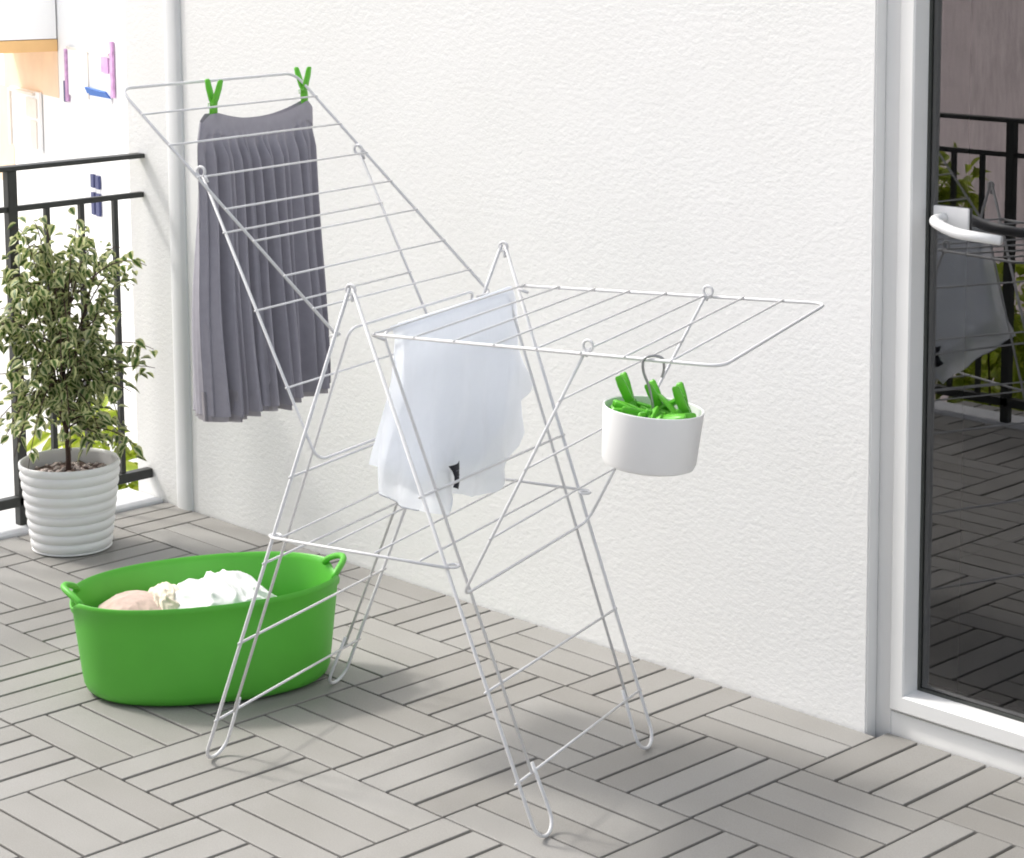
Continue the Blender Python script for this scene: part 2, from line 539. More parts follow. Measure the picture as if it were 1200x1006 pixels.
def stay(hkN, hkF, btN, btF, fr_bars, bo):
    mb = MB()
    pts = [P(hkN[0], KN+.004, hkN[1]), P(btN[0], KN+.004, btN[1]), P(btF[0], KF-.004, btF[1]), P(hkF[0], KF-.004, hkF[1])]
    mb.tube(fillet(pts, .03, 8), RI, 10)
    dn = (P(hkN[0], 0, hkN[1]) - P(btN[0], 0, btN[1])).normalized()
    for (hk, kb, sg) in ((hkN, KN+.004, 1), (hkF, KF-.004, -1)):
        c = P(hk[0], kb, hk[1]) + dn*.009
        mb.tube(ring(c, V, .0088, 16), .0026, 8, closed=True)
        mb.tube([c - dn*.006 + U*.006, c - dn*.020 + U*.006], .0024, 8)
    fr = mb.build('wing_support', M['wire'], rack)
    for t in fr_bars:
        p, q = lerp(hkN, btN, t), lerp(hkF, btF, t)
        b = MB(); b.tube([P(p[0], KN-.002, p[1]), P(q[0], KF+.002, q[1])], RB, 8)
        b.build('crossbar', M['wire'], fr)
stay((.453,.845), (.439,.857), (.217,.402), (.199,.409), (.195,.47,.755), 1)
stay((-.309,1.081), (-.301,1.073), (-.075,.598), (-.068,.600), (.2,.475,.745), 1)
# the low shelf that ties the two leg frames
sh = empty('low_shelf', O, None, None); sh.parent = rack; sh.location = (0,0,0)
for (a0, a1, h0, h1, kb, sg) in ((-.172,.196,.450,.450,KN,1), (-.178,.196,.462,.465,KF,-1)):
    mb = MB(); mb.tube([P(a0, kb-sg*.004, h0), P(a1, kb-sg*.004, h1)], RI, 10)
    for a, h in ((a0,h0),(a1,h1)):
        mb.tube(ring(P(a, kb+sg*.010, h), Vector((0,0,1)), .010, 14), .0025, 8, closed=True)
    so2 = mb.build('shelf_rod', M['wire'], sh); so2.matrix_parent_inverse = Matrix.Translation(-O)
for a in (-.150,-.052,.045,.137):
    b = MB(); b.tube([P(a, KN, .453), P(a, KF, .466)], RB, 8); o2 = b.build('drying_bar', M['wire'], sh); o2.matrix_parent_inverse = Matrix.Translation(-O)

# ------------------------------------------------------------------ skirt on the raised wing
SA = -.437
NS = 360; NR = 56
rs = random.Random(3)
ple = []
x = 0
while x < 1:
    ple.append(x); x += rs.uniform(.034, .095)
ple.append(1.0)
def pleat(s):
    for i in range(len(ple)-1):
        if ple[i] <= s <= ple[i+1]:
            t = (s-ple[i])/(ple[i+1]-ple[i])
            return (.5-.5*math.cos(2*math.pi*t))**1.2, (i*37 % 11)/11
    return 0, 0
def skirt_row(t, zt_fn, drop, s, front, extra=0.0):
    """t 0 top .. 1 hem; s 0..1 left to right"""
    bl = -.080 - .014*min(1,t/.08) - .002*t + .006*math.sin(t*7); br = .272 + .020*t**.9 - .004*math.sin(t*6)
    top = zt_fn(s)
    hem = drop + .004*math.sin(s*23)+.003*math.sin(s*57+1)
    z = top + (hem-top)*t
    k = min(1, max(0, (t-.050)/.09))
    b = bl + (br-bl)*s
    pf, ph = pleat(s*.999)
    amp = k*(.014+.036*t**.6)*(0.55+.8*ph)
    lat = k*.010*math.sin(s*31+ph*5+t*2.0)*t
    off = .006 + .020*t*math.sqrt(max(0, 1-(2*s-1)**2)) + amp*(pf-.25)
    off *= math.sqrt(max(0, 1-abs(2*s-1)**8))
    off += .0035*noise.noise(Vector((s*6, t*3, 1.7)))*k
    return P(SA + (off+extra if front else -off-extra) - .004*t, b+lat, z)
def topz(s):
    return 1.170 - .019*(1-abs(2*min(1,max(0,(s-.13)/.79))-1)**2.0) - .014*max(0, (.06-s)/.06) - .016*max(0, (s-.94)/.06)
def skirt_mesh(t0, t1, nr, drop, extra=0, topf=topz):
    vs = []; fs = []
    for i in range(nr+1):
        t = t0+(t1-t0)*i/nr
        for k in range(NS):
            s_ = k/(NS/2)
            vs.append(skirt_row(t, topf, drop, s_, True, extra) if s_ <= 1 else skirt_row(t, topf, drop, 2-s_, False, extra))
    for i in range(nr):
        for k in range(NS):
            l = (k+1) % NS
            fs.append((i*NS+k, i*NS+l, (i+1)*NS+l, (i+1)*NS+k))
    m = MB(); m.add(vs, fs); return m
sk = skirt_mesh(.060, 1, NR, .600).build('skirt', M['skirt'])
tag(sk, 'grey pleated skirt pegged to the raised wing of the rack', 'skirt')
skirt_mesh(0, .066, 8, .600, .0018).build('waistband', M['skirt'], sk)
skirt_mesh(.90, 1, 8, .590, -.0045).build('underskirt', M['lining'], sk)

# ------------------------------------------------------------------ pegs
def peg_meshes():
    """two arms crossing at a spring; local x = opening, z = up (handles), y = width"""
    out = []
    for sg in (1, -1):
        m = MB(); w = .0072
        # centre line of an arm: jaw bottom -> pivot -> handle top
        cl = [(-.0012*sg,-.026), (-.0026*sg,-.012), (-.0015*sg,0), (.0045*sg,.012), (.0112*sg,.032), (.0150*sg,.046)]
        th = [.0034,.0046,.0062,.0064,.0060,.0056]
        n = len(cl); NB = 6
        vs = []; fs = []
        for i, ((x, z), t) in enumerate(zip(cl, th)):
            ww = w*(1.0 if i < n-1 else .8)
            for (ex, ey) in ((-1,-.7),(-.6,-1),(.6,-1),(1,-.7),(1,.7),(.6,1),(-.6,1),(-1,.7)):
                vs.append((x+ex*t*.60, ey*ww, z))
        # rounded handle end
        x, z = cl[-1]
        for (ex, ey) in ((-1,-.7),(-.6,-1),(.6,-1),(1,-.7),(1,.7),(.6,1),(-.6,1),(-1,.7)):
            vs.append((x+.0008*sg+ex*.0020, ey*w*.55, z+.0028))
        n += 1
        for i in range(n-1):
            for k in range(8):
                l = (k+1) % 8
                fs.append((i*8+k, i*8+l, (i+1)*8+l, (i+1)*8+k))
        fs.append(tuple(range(7,-1,-1))); fs.append(tuple((n-1)*8+k for k in range(8)))
        m.add(vs, fs); out.append(m)
    sp = MB()
    sp.tube([(0,-.0080,.004),(0,.0080,.004)], .0034, 12)
    sp.tube([(-.0058,-.0078,-.004),(-.0064,-.0078,.004),(.0064,-.0078,.004),(.0058,-.0078,-.004)], .0008, 6)
    out.append(sp)
    return out
PM = peg_meshes()
proto = {}
def make_peg(mat, label, group):
    o = bpy.data.objects.new('clothes_peg', None); COL.objects.link(o)
    o.empty_display_size = .02; o.matrix_world = mat
    tag(o, label, 'clothes peg', group)
    for nm, m in (('arm', PM[0]), ('arm', PM[1]), ('spring', PM[2])):
        key = id(m)
        if key not in proto:
            c = m.build(nm, M['plastic_green'], None, True, 50)
            proto[key] = c
        else:
            c = proto[key].copy(); COL.objects.link(c)
        c.parent = o; c.matrix_parent_inverse = Matrix()
    return o
def frame(pos, xdir, zdir):
    z = Vector(zdir).normalized(); x = Vector(xdir); x = (x - z*x.dot(z)).normalized(); y = z.cross(x)
    return Matrix.Translation(Vector(pos)) @ Matrix((x, y, z)).transposed().to_4x4()
make_peg(frame(P(SA, -.040, 1.184), U, (0.02,0.03,1)), 'green clothes peg gripping the left corner of the grey skirt waistband', 'green clothes pegs')
make_peg(frame(P(SA, .247, 1.188), U, (-.06,0,1)), 'green clothes peg gripping the right corner of the grey skirt waistband', 'green clothes pegs')

# ------------------------------------------------------------------ shirt over the horizontal wing
TOPB = [(-.1964,.8341),(-.0963,.8349),(.0027,.8352),(.1062,.837),(.2145,.8405)]
RGT = [(.2145,.8405),(.2186,.7817),(.2195,.7313),(.2414,.6914),(.2669,.6536),(.2538,.6414),(.2200,.6290),(.2215,.5988),(.2270,.5640),(.2180,.5410),(.1990,.5240),(.1770,.5085),(.1500,.4930),(.1150,.4780)]
BOT = [(-.2687,.5667),(-.2261,.5475),(-.164,.5142),(-.1039,.4916),(-.0561,.4766),(-.0471,.4978),(-.0095,.5028),(.0285,.4921),(.0536,.4810),(.0850,.4770),(.1150,.4780)]
LFT = [(-.1964,.8341),(-.1959,.8015),(-.2097,.7241),(-.2351,.6582),(-.252,.6087),(-.2687,.5667)]
def along(pl, t):
    d = [0]
    for i in range(1, len(pl)): d.append(d[-1]+math.dist(pl[i], pl[i-1]))
    x = t*d[-1]
    for i in range(1, len(pl)):
        if x <= d[i]+1e-9:
            k = (x-d[i-1])/max(1e-9, d[i]-d[i-1])
            return lerp(pl[i-1], pl[i], k)
    return pl[-1]
def coons(s, t):
    a, b = along(TOPB, s), along(BOT, s); c, e = along(LFT, t), along(RGT, t)
    p00, p10, p01, p11 = TOPB[0], TOPB[-1], BOT[0], BOT[-1]
    return tuple((1-t)*a[i]+t*b[i]+(1-s)*c[i]+s*e[i]-((1-s)*(1-t)*p00[i]+s*(1-t)*p10[i]+(1-s)*t*p01[i]+s*t*p11[i]) for i in (0,1))
def shirt_a(b, h, back=False):
    t = min(1, max(0, (.838-h)/.36))
    fold = .010*math.sin(b*34+h*9+1.1*math.sin(h*11))*t + .006*math.sin(b*71-h*16)*t
    side = .005*t*max(0, (abs(b+.02)-.12)/.12)
    if back: return .044 - .010*t + fold*.6
    return .060 + .003*t + fold + side
def shirt_surface(ns, nt, back=False, shrink=0.0):
    vs = []; fs = []
    for j in range(nt+1):
        for i in range(ns+1):
            s_, t = i/ns, j/nt
            b, h = coons(s_, t)
            if back:
                h = .846-(.846-h)*.86; b = b*.93+.012
            z = h
            if t < .06:
                k = t/.06
                ang = (1-k)*math.pi/2
                a0 = shirt_a(b, h, back)
                a = .052 + (a0-.052)*math.cos(ang) if not back else .052 - (.052-a0)*math.cos(ang)
                z = h + .0055*math.sin(ang)
            else: a = shirt_a(b, h, back)
            vs.append(P(a, b, z))
    for j in range(nt):
        for i in range(ns):
            k = j*(ns+1)+i
            fs.append((k, k+1, k+ns+2, k+ns+1))
    return vs, fs
m = MB()
vs, fs = shirt_surface(90, 80); m.add(vs, fs)
vs, fs = shirt_surface(60, 50, True); m.add(vs, [tuple(reversed(q)) for q in fs])
shirt = m.build('shirt', M['shirt'])
tag(shirt, 'pale white T-shirt hung upside down over the first bar of the level wing', 'shirt')
# sewn hems: sleeve cuff seam and neckline
def onshirt(b, h, e=.004): return P(shirt_a(b, h)+e, b, h)
m = MB()
m.tube([onshirt(*along(BOT, t), .001) for t in [k/24*.36 for k in range(25)]], .0012, 6)
m.build('sleeve_hem', M['collar'], shirt)
m = MB()
top_, bot_ = [(-.0448,.5600),(-.0275,.5640),(-.0101,.5590)], None
rows = [(-.0445,.5595,-.0105,.5585),(-.0385,.5510,-.0072,.5490),(-.0365,.5440,-.0075,.5400),(-.0390,.5370,-.0130,.5320),(-.0450,.5320,-.0320,.5265)]
vs = []; fs = []
rows = [tuple((q-c_)*1.35+c_ for q, c_ in zip(l_, (-.027,.545,-.027,.545))) for l_ in rows]
for l_ in rows:
    for k in range(5):
        t = k/4; b = l_[0]+(l_[2]-l_[0])*t; h = l_[1]+(l_[3]-l_[1])*t
        vs.append(onshirt(b, h, .014+.003*math.sin(math.pi*t)))
for j in range(len(rows)-1):
    for k in range(4): fs.append((j*5+k, j*5+k+1, (j+1)*5+k+1, (j+1)*5+k))
m.add(vs, fs)
lb = m.build('neck_label', M['tag'], shirt)
md = lb.modifiers.new('thickness', 'SOLIDIFY'); md.thickness = .0008
m = MB()
for j in (1, 2, 3):
    l_ = rows[j]
    m.tube([onshirt(l_[0]+(l_[2]-l_[0])*t, l_[1]+(l_[3]-l_[1])*t, .0152+.003*math.sin(math.pi*t)) for t in (.2,.4,.6,.8)], .0005, 5)
m.build('stitching', M['tagline'], lb)

# ------------------------------------------------------------------ hanging peg pot
HC = Vector((.705, -.736, .770))          # rim centre
vr = Vector((.692,.722,-.007)); vf = Vector((-.716,.686,-.131))
axis = (Vector((0,0,1)) + vr*math.tan(R(5.0))).normalized()
ex = (vr - axis*vr.dot(axis)).normalized(); ey = axis.cross(ex)
HM = Matrix.Translation(HC) @ Matrix((ex, ey, axis)).transposed().to_4x4()
cup = empty('hanging_pot', HC - axis*.092, 'white round pot of green pegs hooked on the near rail of the level wing', 'pot')
m = MB()
RT, RBm, HH = .0800, .0745, .094
prof = [(0.0001,-HH),(RBm-.010,-HH),(RBm-.003,-HH+.003),(RBm,-HH+.010),(RT-.0005,-.003),(RT-.0005,-.0008),(RT-.0017,0),(RT-.0034,-.0010),(RT-.0040,-.004),(RBm-.004,-HH+.010),(RBm-.012,-HH+.005),(0.0001,-HH+.005)]
m.lathe(prof, 72, HM); m.build('pot_body', M['cup'], cup, True, 40)
m = MB()
hk = [HM @ Vector(q) for q in ((.000,.074,-.035),(.000,.0725,.004))]
# wire hook: up from the back of the pot, over the rail and down again on the right
rail = Vector((.695,-.727,.8415))
side = vr; up = Vector((0,0,1))
base = HM @ Vector((.006,.010,-.030))
pts = [base, rail + side*-.004 + up*-.045, rail - side*.016 - up*.018, rail - side*.0155 + up*.0]
for q in range(13):
    a = math.pi - (math.pi+.25)*q/12
    pts.append(rail + side*(.0165*math.cos(a)+.001) + up*(.0095*math.sin(a) - .002))
pts += [rail + side*.0175 - up*.016, rail + side*.0135 - up*.027]
def smooth(pts, it=2):
    for _ in range(it):
        q = [pts[0]]
        for a, b in zip(pts, pts[1:]): q += [a*.75+b*.25, a*.25+b*.75]
        q.append(pts[-1]); pts = q
    return pts
m.tube(smooth(pts), .0022, 8)
m.build('hook', M['steel'], cup)
rp = random.Random(11)
sticks = [((-.034,.030,-.004), (-.45,.15,1), 'green peg standing up at the back left of the hanging white pot'),
          ((.016,.034,-.012), (-.55,.15,1), 'green peg leaning up behind the steel hook of the hanging pot'),
          ((.052,.012,-.010), (-.38,.10,1), 'green peg standing up at the right of the hanging white pot')]
for pos, dz, lab in sticks:
    make_peg(frame(HM @ Vector(pos), HM.to_3x3() @ Vector((.3,1,0)), HM.to_3x3() @ Vector(dz)), lab, 'green clothes pegs')
spots = []
for k in range(44):
    lay = k // 15
    a = rp.uniform(0, 2*math.pi); rr = .052*math.sqrt(rp.random())
    z = -.058 + .021*lay + rp.uniform(-.004,.006)
    spots.append((rr*math.cos(a), rr*math.sin(a), z, rp.uniform(0, 2*math.pi), rp.uniform(-.22,.38), rp.uniform(0, math.pi)))
for (x, y, z, az, el, ro) in spots:
    # keep the whole peg inside the pot
    dz = Vector((math.cos(az)*math.cos(el), math.sin(az)*math.cos(el), math.sin(el)))
    c = Vector((x, y, z))
    for _ in range(30):
        e1 = c + dz*.048; e2 = c - dz*.026
        bad = max(math.hypot(e1.x, e1.y), math.hypot(e2.x, e2.y))
        if bad < .068: break
        far_ = e1 if math.hypot(e1.x, e1.y) > math.hypot(e2.x, e2.y) else e2
        c -= Vector((far_.x, far_.y, 0))*.12
    xd = Vector((-math.sin(az), math.cos(az), 0))*math.cos(ro) + Vector((0,0,1))*math.sin(ro)
    make_peg(frame(HM @ c, HM.to_3x3() @ xd, HM.to_3x3() @ dz), 'green clothes peg lying in the pile inside the hanging white pot', 'loose pegs piled in the hanging pot')

# ------------------------------------------------------------------ green tub
TC = Vector((-.532, -.714, 0)); TH = 1.065
def se(A, B, n, t):
    c, s_ = math.cos(t), math.sin(t)
    return A*math.copysign(abs(c)**(2/n), c), B*math.copysign(abs(s_)**(2/n), s_)
def TW(x, y, z): return Vector((TC.x+x*math.cos(TH)-y*math.sin(TH), TC.y+x*math.sin(TH)+y*math.cos(TH), z))
tub = empty('laundry_tub', TC, 'bright green oval plastic tub of laundry on the deck', 'tub')
NT_ = 128
def rimz(t):
    x, y = se(.266, .167, 2.2, t)
    dip = math.exp(-(y/.045)**4)
    return .207 + .007*math.cos(t) - .020*dip
m = MB(); vs = []; fs = []
levels = [(0.0,-.050,0.0),(0.0,-.026,0.0),(.022,-.012,.0),(.06,-.0045,.0),(.12,-.001,.0),(.25,0,0),(.5,0,0),(.75,0,0),(.93,0,0),(.955,.0035,0),(1.0,.0040,0),(1.012,.0015,0),(1.0,-.0015,0),(.95,-.004,0),(.7,-.006,0),(.4,-.006,0),(.1,-.007,0),(.05,-.020,0)]
for (f_, off, _) in levels:
    for k in range(NT_):
        t = 2*math.pi*k/NT_
        A = .245+.021*max(0, min(1.01, f_)) + off; B = .160+.007*max(0, min(1.01, f_)) + off
        x, y = se(A, B, 2.2, t)
        vs.append(TW(x, y, .001 + (rimz(t)-.001)*f_))
nl = len(levels)
for i in range(nl-1):
    for k in range(NT_):
        l = (k+1) % NT_
        fs.append((i*NT_+k, i*NT_+l, (i+1)*NT_+l, (i+1)*NT_+k))
fs.append(tuple(range(NT_-1,-1,-1))); fs.append(tuple((nl-1)*NT_+k for k in range(NT_)))
m.add(vs, fs); m.build('tub_body', M['tub'], tub, True, 55)
for sg in (1, -1):
    m = MB(); pts = []
    for k in range(21):
        q = k/20; yy = -.056 + .112*q
        arc = math.sin(math.pi*q)
        pts.append(TW(sg*(.262 + .018*arc - .012*abs(2*q-1)**2), yy, .200 + .007*sg + .026*arc**.6))
    m.tube(pts, .0066, 10); m.build('handle', M['tub'], tub)

# laundry heaps
def heap(c, rx, ry, rz, seed, f1, amp, rot=0, res=(200, 110), power=1.0):
    vs = []; fs = []; nu, nv = res
    for j in range(nv+1):
        ph = math.pi*j/nv
        for i in range(nu):
            th = 2*math.pi*i/nu
            d_ = Vector((math.sin(ph)*math.cos(th), math.sin(ph)*math.sin(th), math.cos(ph)))
            q = d_*f1 + Vector((seed*7.1, seed*3.3, seed))
            warp = Vector((noise.noise(q*.7), noise.noise(q*.7+Vector((5,5,5))), noise.noise(q*.7+Vector((9,2,4)))))
            qa = Vector((q.x*1.9+q.y*.5, q.y*.55-q.x*.2, q.z*1.0))
            qb = Vector((q.x*.6-q.y*.3, q.y*1.8+q.x*.6, q.z*.9)) + Vector((3.1, 8.2, 1.4))
            n1 = noise.noise(qa + warp*1.1); n2 = noise.noise(qb + warp*1.3); n3 = noise.noise(qa*2.3 + warp*1.8)
            rd = (1-min(1, abs(n1)*2.2))**1.2*.75 + (1-min(1, abs(n2)*2.4))**1.2*.55 + (1-min(1, abs(n3)*2.6))**1.3*.22
            r_ = 1 + amp*(rd-.6) + amp*.9*noise.noise(q*.6)
            x, y, z = d_.x*rx*r_, d_.y*ry*r_, d_.z*rz*r_
            vs.append(Vector(c) + Vector((x*math.cos(rot)-y*math.sin(rot), x*math.sin(rot)+y*math.cos(rot), z)))
    for j in range(nv):
        for i in range(nu):
            k = (i+1) % nu
            fs.append((j*nu+i, j*nu+k, (j+1)*nu+k, (j+1)*nu+i))
    mm = MB(); mm.add(vs, fs); return mm
q = TW(.030, .000, .104)
tag(heap(q, .125, .112, .102, 2.0, 1.15, .13, TH).build('towel', M['towel']), 'crumpled white towel heaped in the middle of the green tub', 'towel')
q = TW(-.142, .008, .120)
tag(heap(q, .098, .108, .066, 5.0, 1.0, .10, TH).build('garment', M['beige']), 'dusty pink garment folded in the left end of the green tub', 'garment')
q = TW(-.082, .020, .132)
tag(heap(q, .048, .085, .058, 9.0, 1.25, .17, TH).build('garment', M['cream']), 'crumpled cream garment between the pink one and the white towel', 'garment')

# ------------------------------------------------------------------ potted ficus
PC = Vector((-1.528, -.399, 0)); PR, PB, PH = .122, .098, .218
pot = empty('plant_pot', PC, 'white ribbed round pot holding a small leafy tree', 'plant pot')
m = MB(); prof = [(.0001,.001),(PB-.006,.001),(PB-.001,.004)]
NRIB = 8
for k in range(NRIB*8+1):
    t = k/(NRIB*8); z = .006+(PH-.026)*t
    r_ = PB+(PR-PB)*t
    prof.append((r_ - .0055 + .0055*abs(math.sin(math.pi*NRIB*t))**.6, z))
prof += [(PR-.002,PH-.016),(PR,PH-.012),(PR,PH-.002),(PR-.003,PH),(PR-.007,PH-.002),(PR-.008,PH-.01),(PR-.010,.16),(PR-.014,.10)]
m.lathe(prof, 96, Matrix.Translation(PC)); m.build('pot_body', M['pot'], pot, True, 60)
m = MB(); vs = [PC+Vector((0,0,.186))]; fs = []
for j in range(1, 9):
    for k in range(40):
        a = 2*math.pi*k/40; r_ = .1095*j/8
        vs.append(PC+Vector((r_*math.cos(a), r_*math.sin(a), .183+.008*noise.noise(Vector((r_*60*math.cos(a), r_*60*math.sin(a), 0))))))
for k in range(40): fs.append((0, 1+k, 1+(k+1) % 40))
for j in range(7):
    for k in range(40):
        l = (k+1) % 40
        fs.append((1+j*40+k, 1+j*40+l, 1+(j+1)*40+l, 1+(j+1)*40+k))
m.add(vs, fs); so = m.build('soil', M['soil'], pot)
m = MB(); rp = random.Random(4)
for _ in range(150):
    a = rp.uniform(0, 2*math.pi); r_ = .100*math.sqrt(rp.random()); c = PC+Vector((r_*math.cos(a), r_*math.sin(a), .189))
    sz = rp.uniform(.004,.009)
    vs = []; 
    for j, (rr, zz) in enumerate(((.0,-.6),(.9,-.3),(1,.1),(.6,.5),(.0,.62))):
        for k in range(6):
            b = 2*math.pi*k/6; jj = rp.uniform(.75,1.2)
            vs.append(c+Vector((rr*jj*sz*math.cos(b), rr*jj*sz*math.sin(b), zz*sz*.8)))
    m.add(vs, [(j*6+k, j*6+(k+1) % 6, (j+1)*6+(k+1) % 6, (j+1)*6+k) for j in range(4) for k in range(6)])
m.build('mulch_chips', M['pebble'], so)

tree = empty('ficus_tree', PC+Vector((0,0,.186)), 'small weeping tree with variegated cream edged leaves in the ribbed pot', 'potted tree')
TP = PC + Vector((-.004,-.004,0))
tr = random.Random(21)
trunk = [TP+Vector((.002*math.sin(k*1.3), .003*math.sin(k*.9+1), .175+.052*k)) for k in range(11)]
m = MB(); m.tube(trunk, [.0068-.00042*k for k in range(11)], 10)
tk = m.build('trunk', M['bark'], tree)
# crown profile: horizontal reach for a height above the deck
def reach(z):
    pts = [(.26,.15),(.33,.205),(.42,.215),(.50,.200),(.58,.185),(.66,.172),(.72,.155),(.78,.12),(.83,.050)]
    if z <= pts[0][0]: return pts[0][1]
    for (a, ra), (b, rb) in zip(pts, pts[1:]):
        if z <= b: return ra+(rb-ra)*(z-a)/(b-a)
    return .03
br = MB(); leaves = MB()
def leaf(mb, base, dirv, nrm, L_, W_, droop):
    d_ = dirv.normalized(); nn = (nrm - d_*nrm.dot(d_)).normalized(); sd = d_.cross(nn)
    pr_ = [(0,.10),(.22,.82),(.48,1.0),(.74,.68),(.92,.22),(1.06,.0)]
    vs = []
    for (t, w_) in pr_:
        c = base + d_*(L_*t) - Vector((0,0,1))*(droop*t*t*L_)
        cup_ = nn*(W_*.28*w_)
        vs += [c - sd*(W_*.5*w_) + cup_, c, c + sd*(W_*.5*w_) + cup_]
    fs = []; uv = []
    n_ = len(pr_)
    for i in range(n_-1):
        e0, e1 = min(1, .25+.75*pr_[i][1]) if i else .6, 1
        fs.append((i*3, i*3+1, i*3+4, i*3+3)); uv.append(((.5+.5,0),(.12,0),(.12,0),(.5+.5,0)))
        fs.append((i*3+1, i*3+2, i*3+5, i*3+4)); uv.append(((.12,0),(.5+.5,0),(.5+.5,0),(.12,0)))
    mb.add(vs, fs, uv)
def bez(a, b, c, t): return a*(1-t)**2 + b*2*t*(1-t) + c*t*t
nb = 84
for i in range(nb):
    hz = tr.uniform(.27,.66) if i > 6 else (.265+.012*i)
    f_ = (hz-.175)/.52
    p0 = trunk[min(10, int(f_*10))].lerp(trunk[min(10, int(f_*10)+1)], f_*10-int(f_*10))
    az = i*2.39996 + tr.uniform(-.4,.4)
    tipz = min(.815, max(.265, tr.triangular(.255,.84,.43) if i % 4 else tr.uniform(.64,.81)))
    rad = reach(tipz)*tr.uniform(.6,1.10)
    if i >= 70:      # low weeping twigs
        hz = .27+.012*(i-70); f_ = (hz-.175)/.52
        p0 = trunk[int(f_*10)].lerp(trunk[int(f_*10)+1], f_*10-int(f_*10))
        az = (i-70)*2*math.pi/14 + tr.uniform(-.15,.15); tipz = tr.uniform(.235,.30); rad = tr.uniform(.13,.215)
    if i == 12: az, tipz, rad = math.atan2(.722,.692)-.15, .70, .215
    if i == 13: az, tipz, rad = math.atan2(-.722,-.692)+.2, .42, .20
    tip = TP + Vector((rad*math.cos(az), rad*math.sin(az), tipz))
    mid = TP + Vector((rad*.55*math.cos(az), rad*.55*math.sin(az), max(hz+.05, tipz+tr.uniform(.02,.07))))
    if p0.z > tipz: mid.z = p0.z+.05
    pts = [bez(p0, mid, tip, k/9) for k in range(10)]
    br.tube(pts, [.0026-.0002*k for k in range(10)], 6)
    # leaves in drooping sprays on the outer part of each twig
    for k in range(21):
        t = .22+.80*(k/25)**.85
        c = bez(p0, mid, tip, min(1, t))
        c = c + Vector((tr.gauss(0,.013), tr.gauss(0,.013), tr.gauss(-.006,.014)))
        a2 = tr.uniform(0, 2*math.pi)
        dv = Vector((math.cos(a2)*.8+math.cos(az)*.4, math.sin(a2)*.8+math.sin(az)*.4, tr.uniform(-.95,.30)))
        nv = Vector((tr.gauss(0,.6), tr.gauss(0,.6), 1.0))
        leaf(leaves, c, dv, nv, tr.uniform(.020,.033), tr.uniform(.016,.024), tr.uniform(.0,.45))
br.build('branches', M['bark'], tk)
leaves.build('foliage', M['ficus'], tree)

# ------------------------------------------------------------------ shrubs beyond the railing
def shrub(loc, w_, h_, seed, label, n_=1500):
    rg = random.Random(seed); loc = Vector(loc)
    e = empty('garden_shrub', loc, label, 'shrub', 'leafy shrubs beyond the railing')
    st_ = MB(); lv = MB()
    blobs = []
    for k in range(26):
        a = rg.uniform(0, 2*math.pi); rr = w_*.72*math.sqrt(rg.random()); z = h_*rg.uniform(.25,.92)
        rr *= (1.15-.6*abs(z/h_-.55))
        tip = loc+Vector((rr*math.cos(a), rr*math.sin(a), z))
        mid = loc+Vector((rr*.3*math.cos(a), rr*.3*math.sin(a), z*.6))
        pts = [bez(loc, mid, tip, q/7) for q in range(8)]
        st_.tube(pts, [.014-.0016*q for q in range(8)], 6)
        blobs.append((tip, rg.uniform(.16,.30)*w_*1.25))
    for k in range(n_):
        tip, r_ = blobs[k % len(blobs)]
        d_ = Vector((rg.gauss(0,1), rg.gauss(0,1), rg.gauss(0,.8))).normalized()*(r_*rg.random()**.45)
        leaf(lv, tip+d_, d_*6+Vector((rg.gauss(0,.5), rg.gauss(0,.5), rg.gauss(.1,.5))), Vector((rg.gauss(0,.6), rg.gauss(0,.6), 1)), rg.uniform(.06,.11), rg.uniform(.035,.06), .3)
    st_.build('stems', M['wood'], e); lv.build('foliage', M['shrub'], e)
shrub((-3.15,.98,-3.38), .46, 3.62, 1, 'bright yellow green shrub showing between the railing and the white wall end', 1700)
for k, (x, y_, hh) in enumerate(((-2.9,-2.95,4.15),(-2.0,-3.05,4.00),(-1.1,-2.95,4.12),(-.2,-3.1,3.92),(-2.5,-3.9,4.25),(-1.5,-4.0,4.05))):
    shrub((x, y_, -3.38), .56, hh, 30+k, 'yellow green shrub seen only as a reflection in the door glass', 2600)

# ------------------------------------------------------------------ white building far behind the railing
FP = Vector((-20.626, 11.612, 0)); Fe = Vector((.968,-.25,0)).normalized(); Fn = Vector((-.25,-.968,0)).normalized()
def FM(): return Matrix.Translation(FP) @ Matrix((Fe, -Fn, Vector((0,0,1)))).transposed().to_4x4()
FMX = FM()
def fz(z): return 2*z-1.552
bd = empty('apartment_building', FP+Vector((0,0,-3.4)), 'sunlit white apartment building far behind the balcony railing', 'building')
def fbox(name, mat, e0, e1, z0, z1, d0, d1, parent=bd, raw=False, bev=0):
    mm = MB()
    mm.box(2*e0, 2*e1, -d1, -d0, fz(z0) if not raw else z0, fz(z1) if not raw else z1, FMX, bev)
    return mm.build(name, M[mat], parent, False)
wl = fbox('facade_wall', 'whitewall', -5, 3.2, -3.4, 6.5, -6, 0, raw=True)
bl = fbox('balcony', 'whitewall', -1.08, -.06, .735, 1.25, .02, .9)
fbox('soffit', 'soffit', -1.08, -.06, .655, .73, .01, .88, bl)
fbox('balcony_door', 'bluedoor', -.21, -.005, .86, 1.40, .905, .93, bl)
for x in (-.92,-.56): fbox('rail_post', 'bluedoor', x, x+.02, .80, 1.25, .905, .92, bl)
fbox('gutter_pipe', 'terracotta', -.985, -.90, .79, 1.5, .96, 1.06)
fbox('painted_band', 'cream_render', -1.25, -.07, .36, .654, .002, .008)
fbox('painted_band', 'cream_render', -1.6, -1.08, -.3, .359, .002, .008)
wn = fbox('window', 'whitewall', -1.06, -.42, -.02, .37, .012, .05)
fbox('shutter', 'palewin', -1.07, -1.03, -.02, .36, .051, .08, wn)
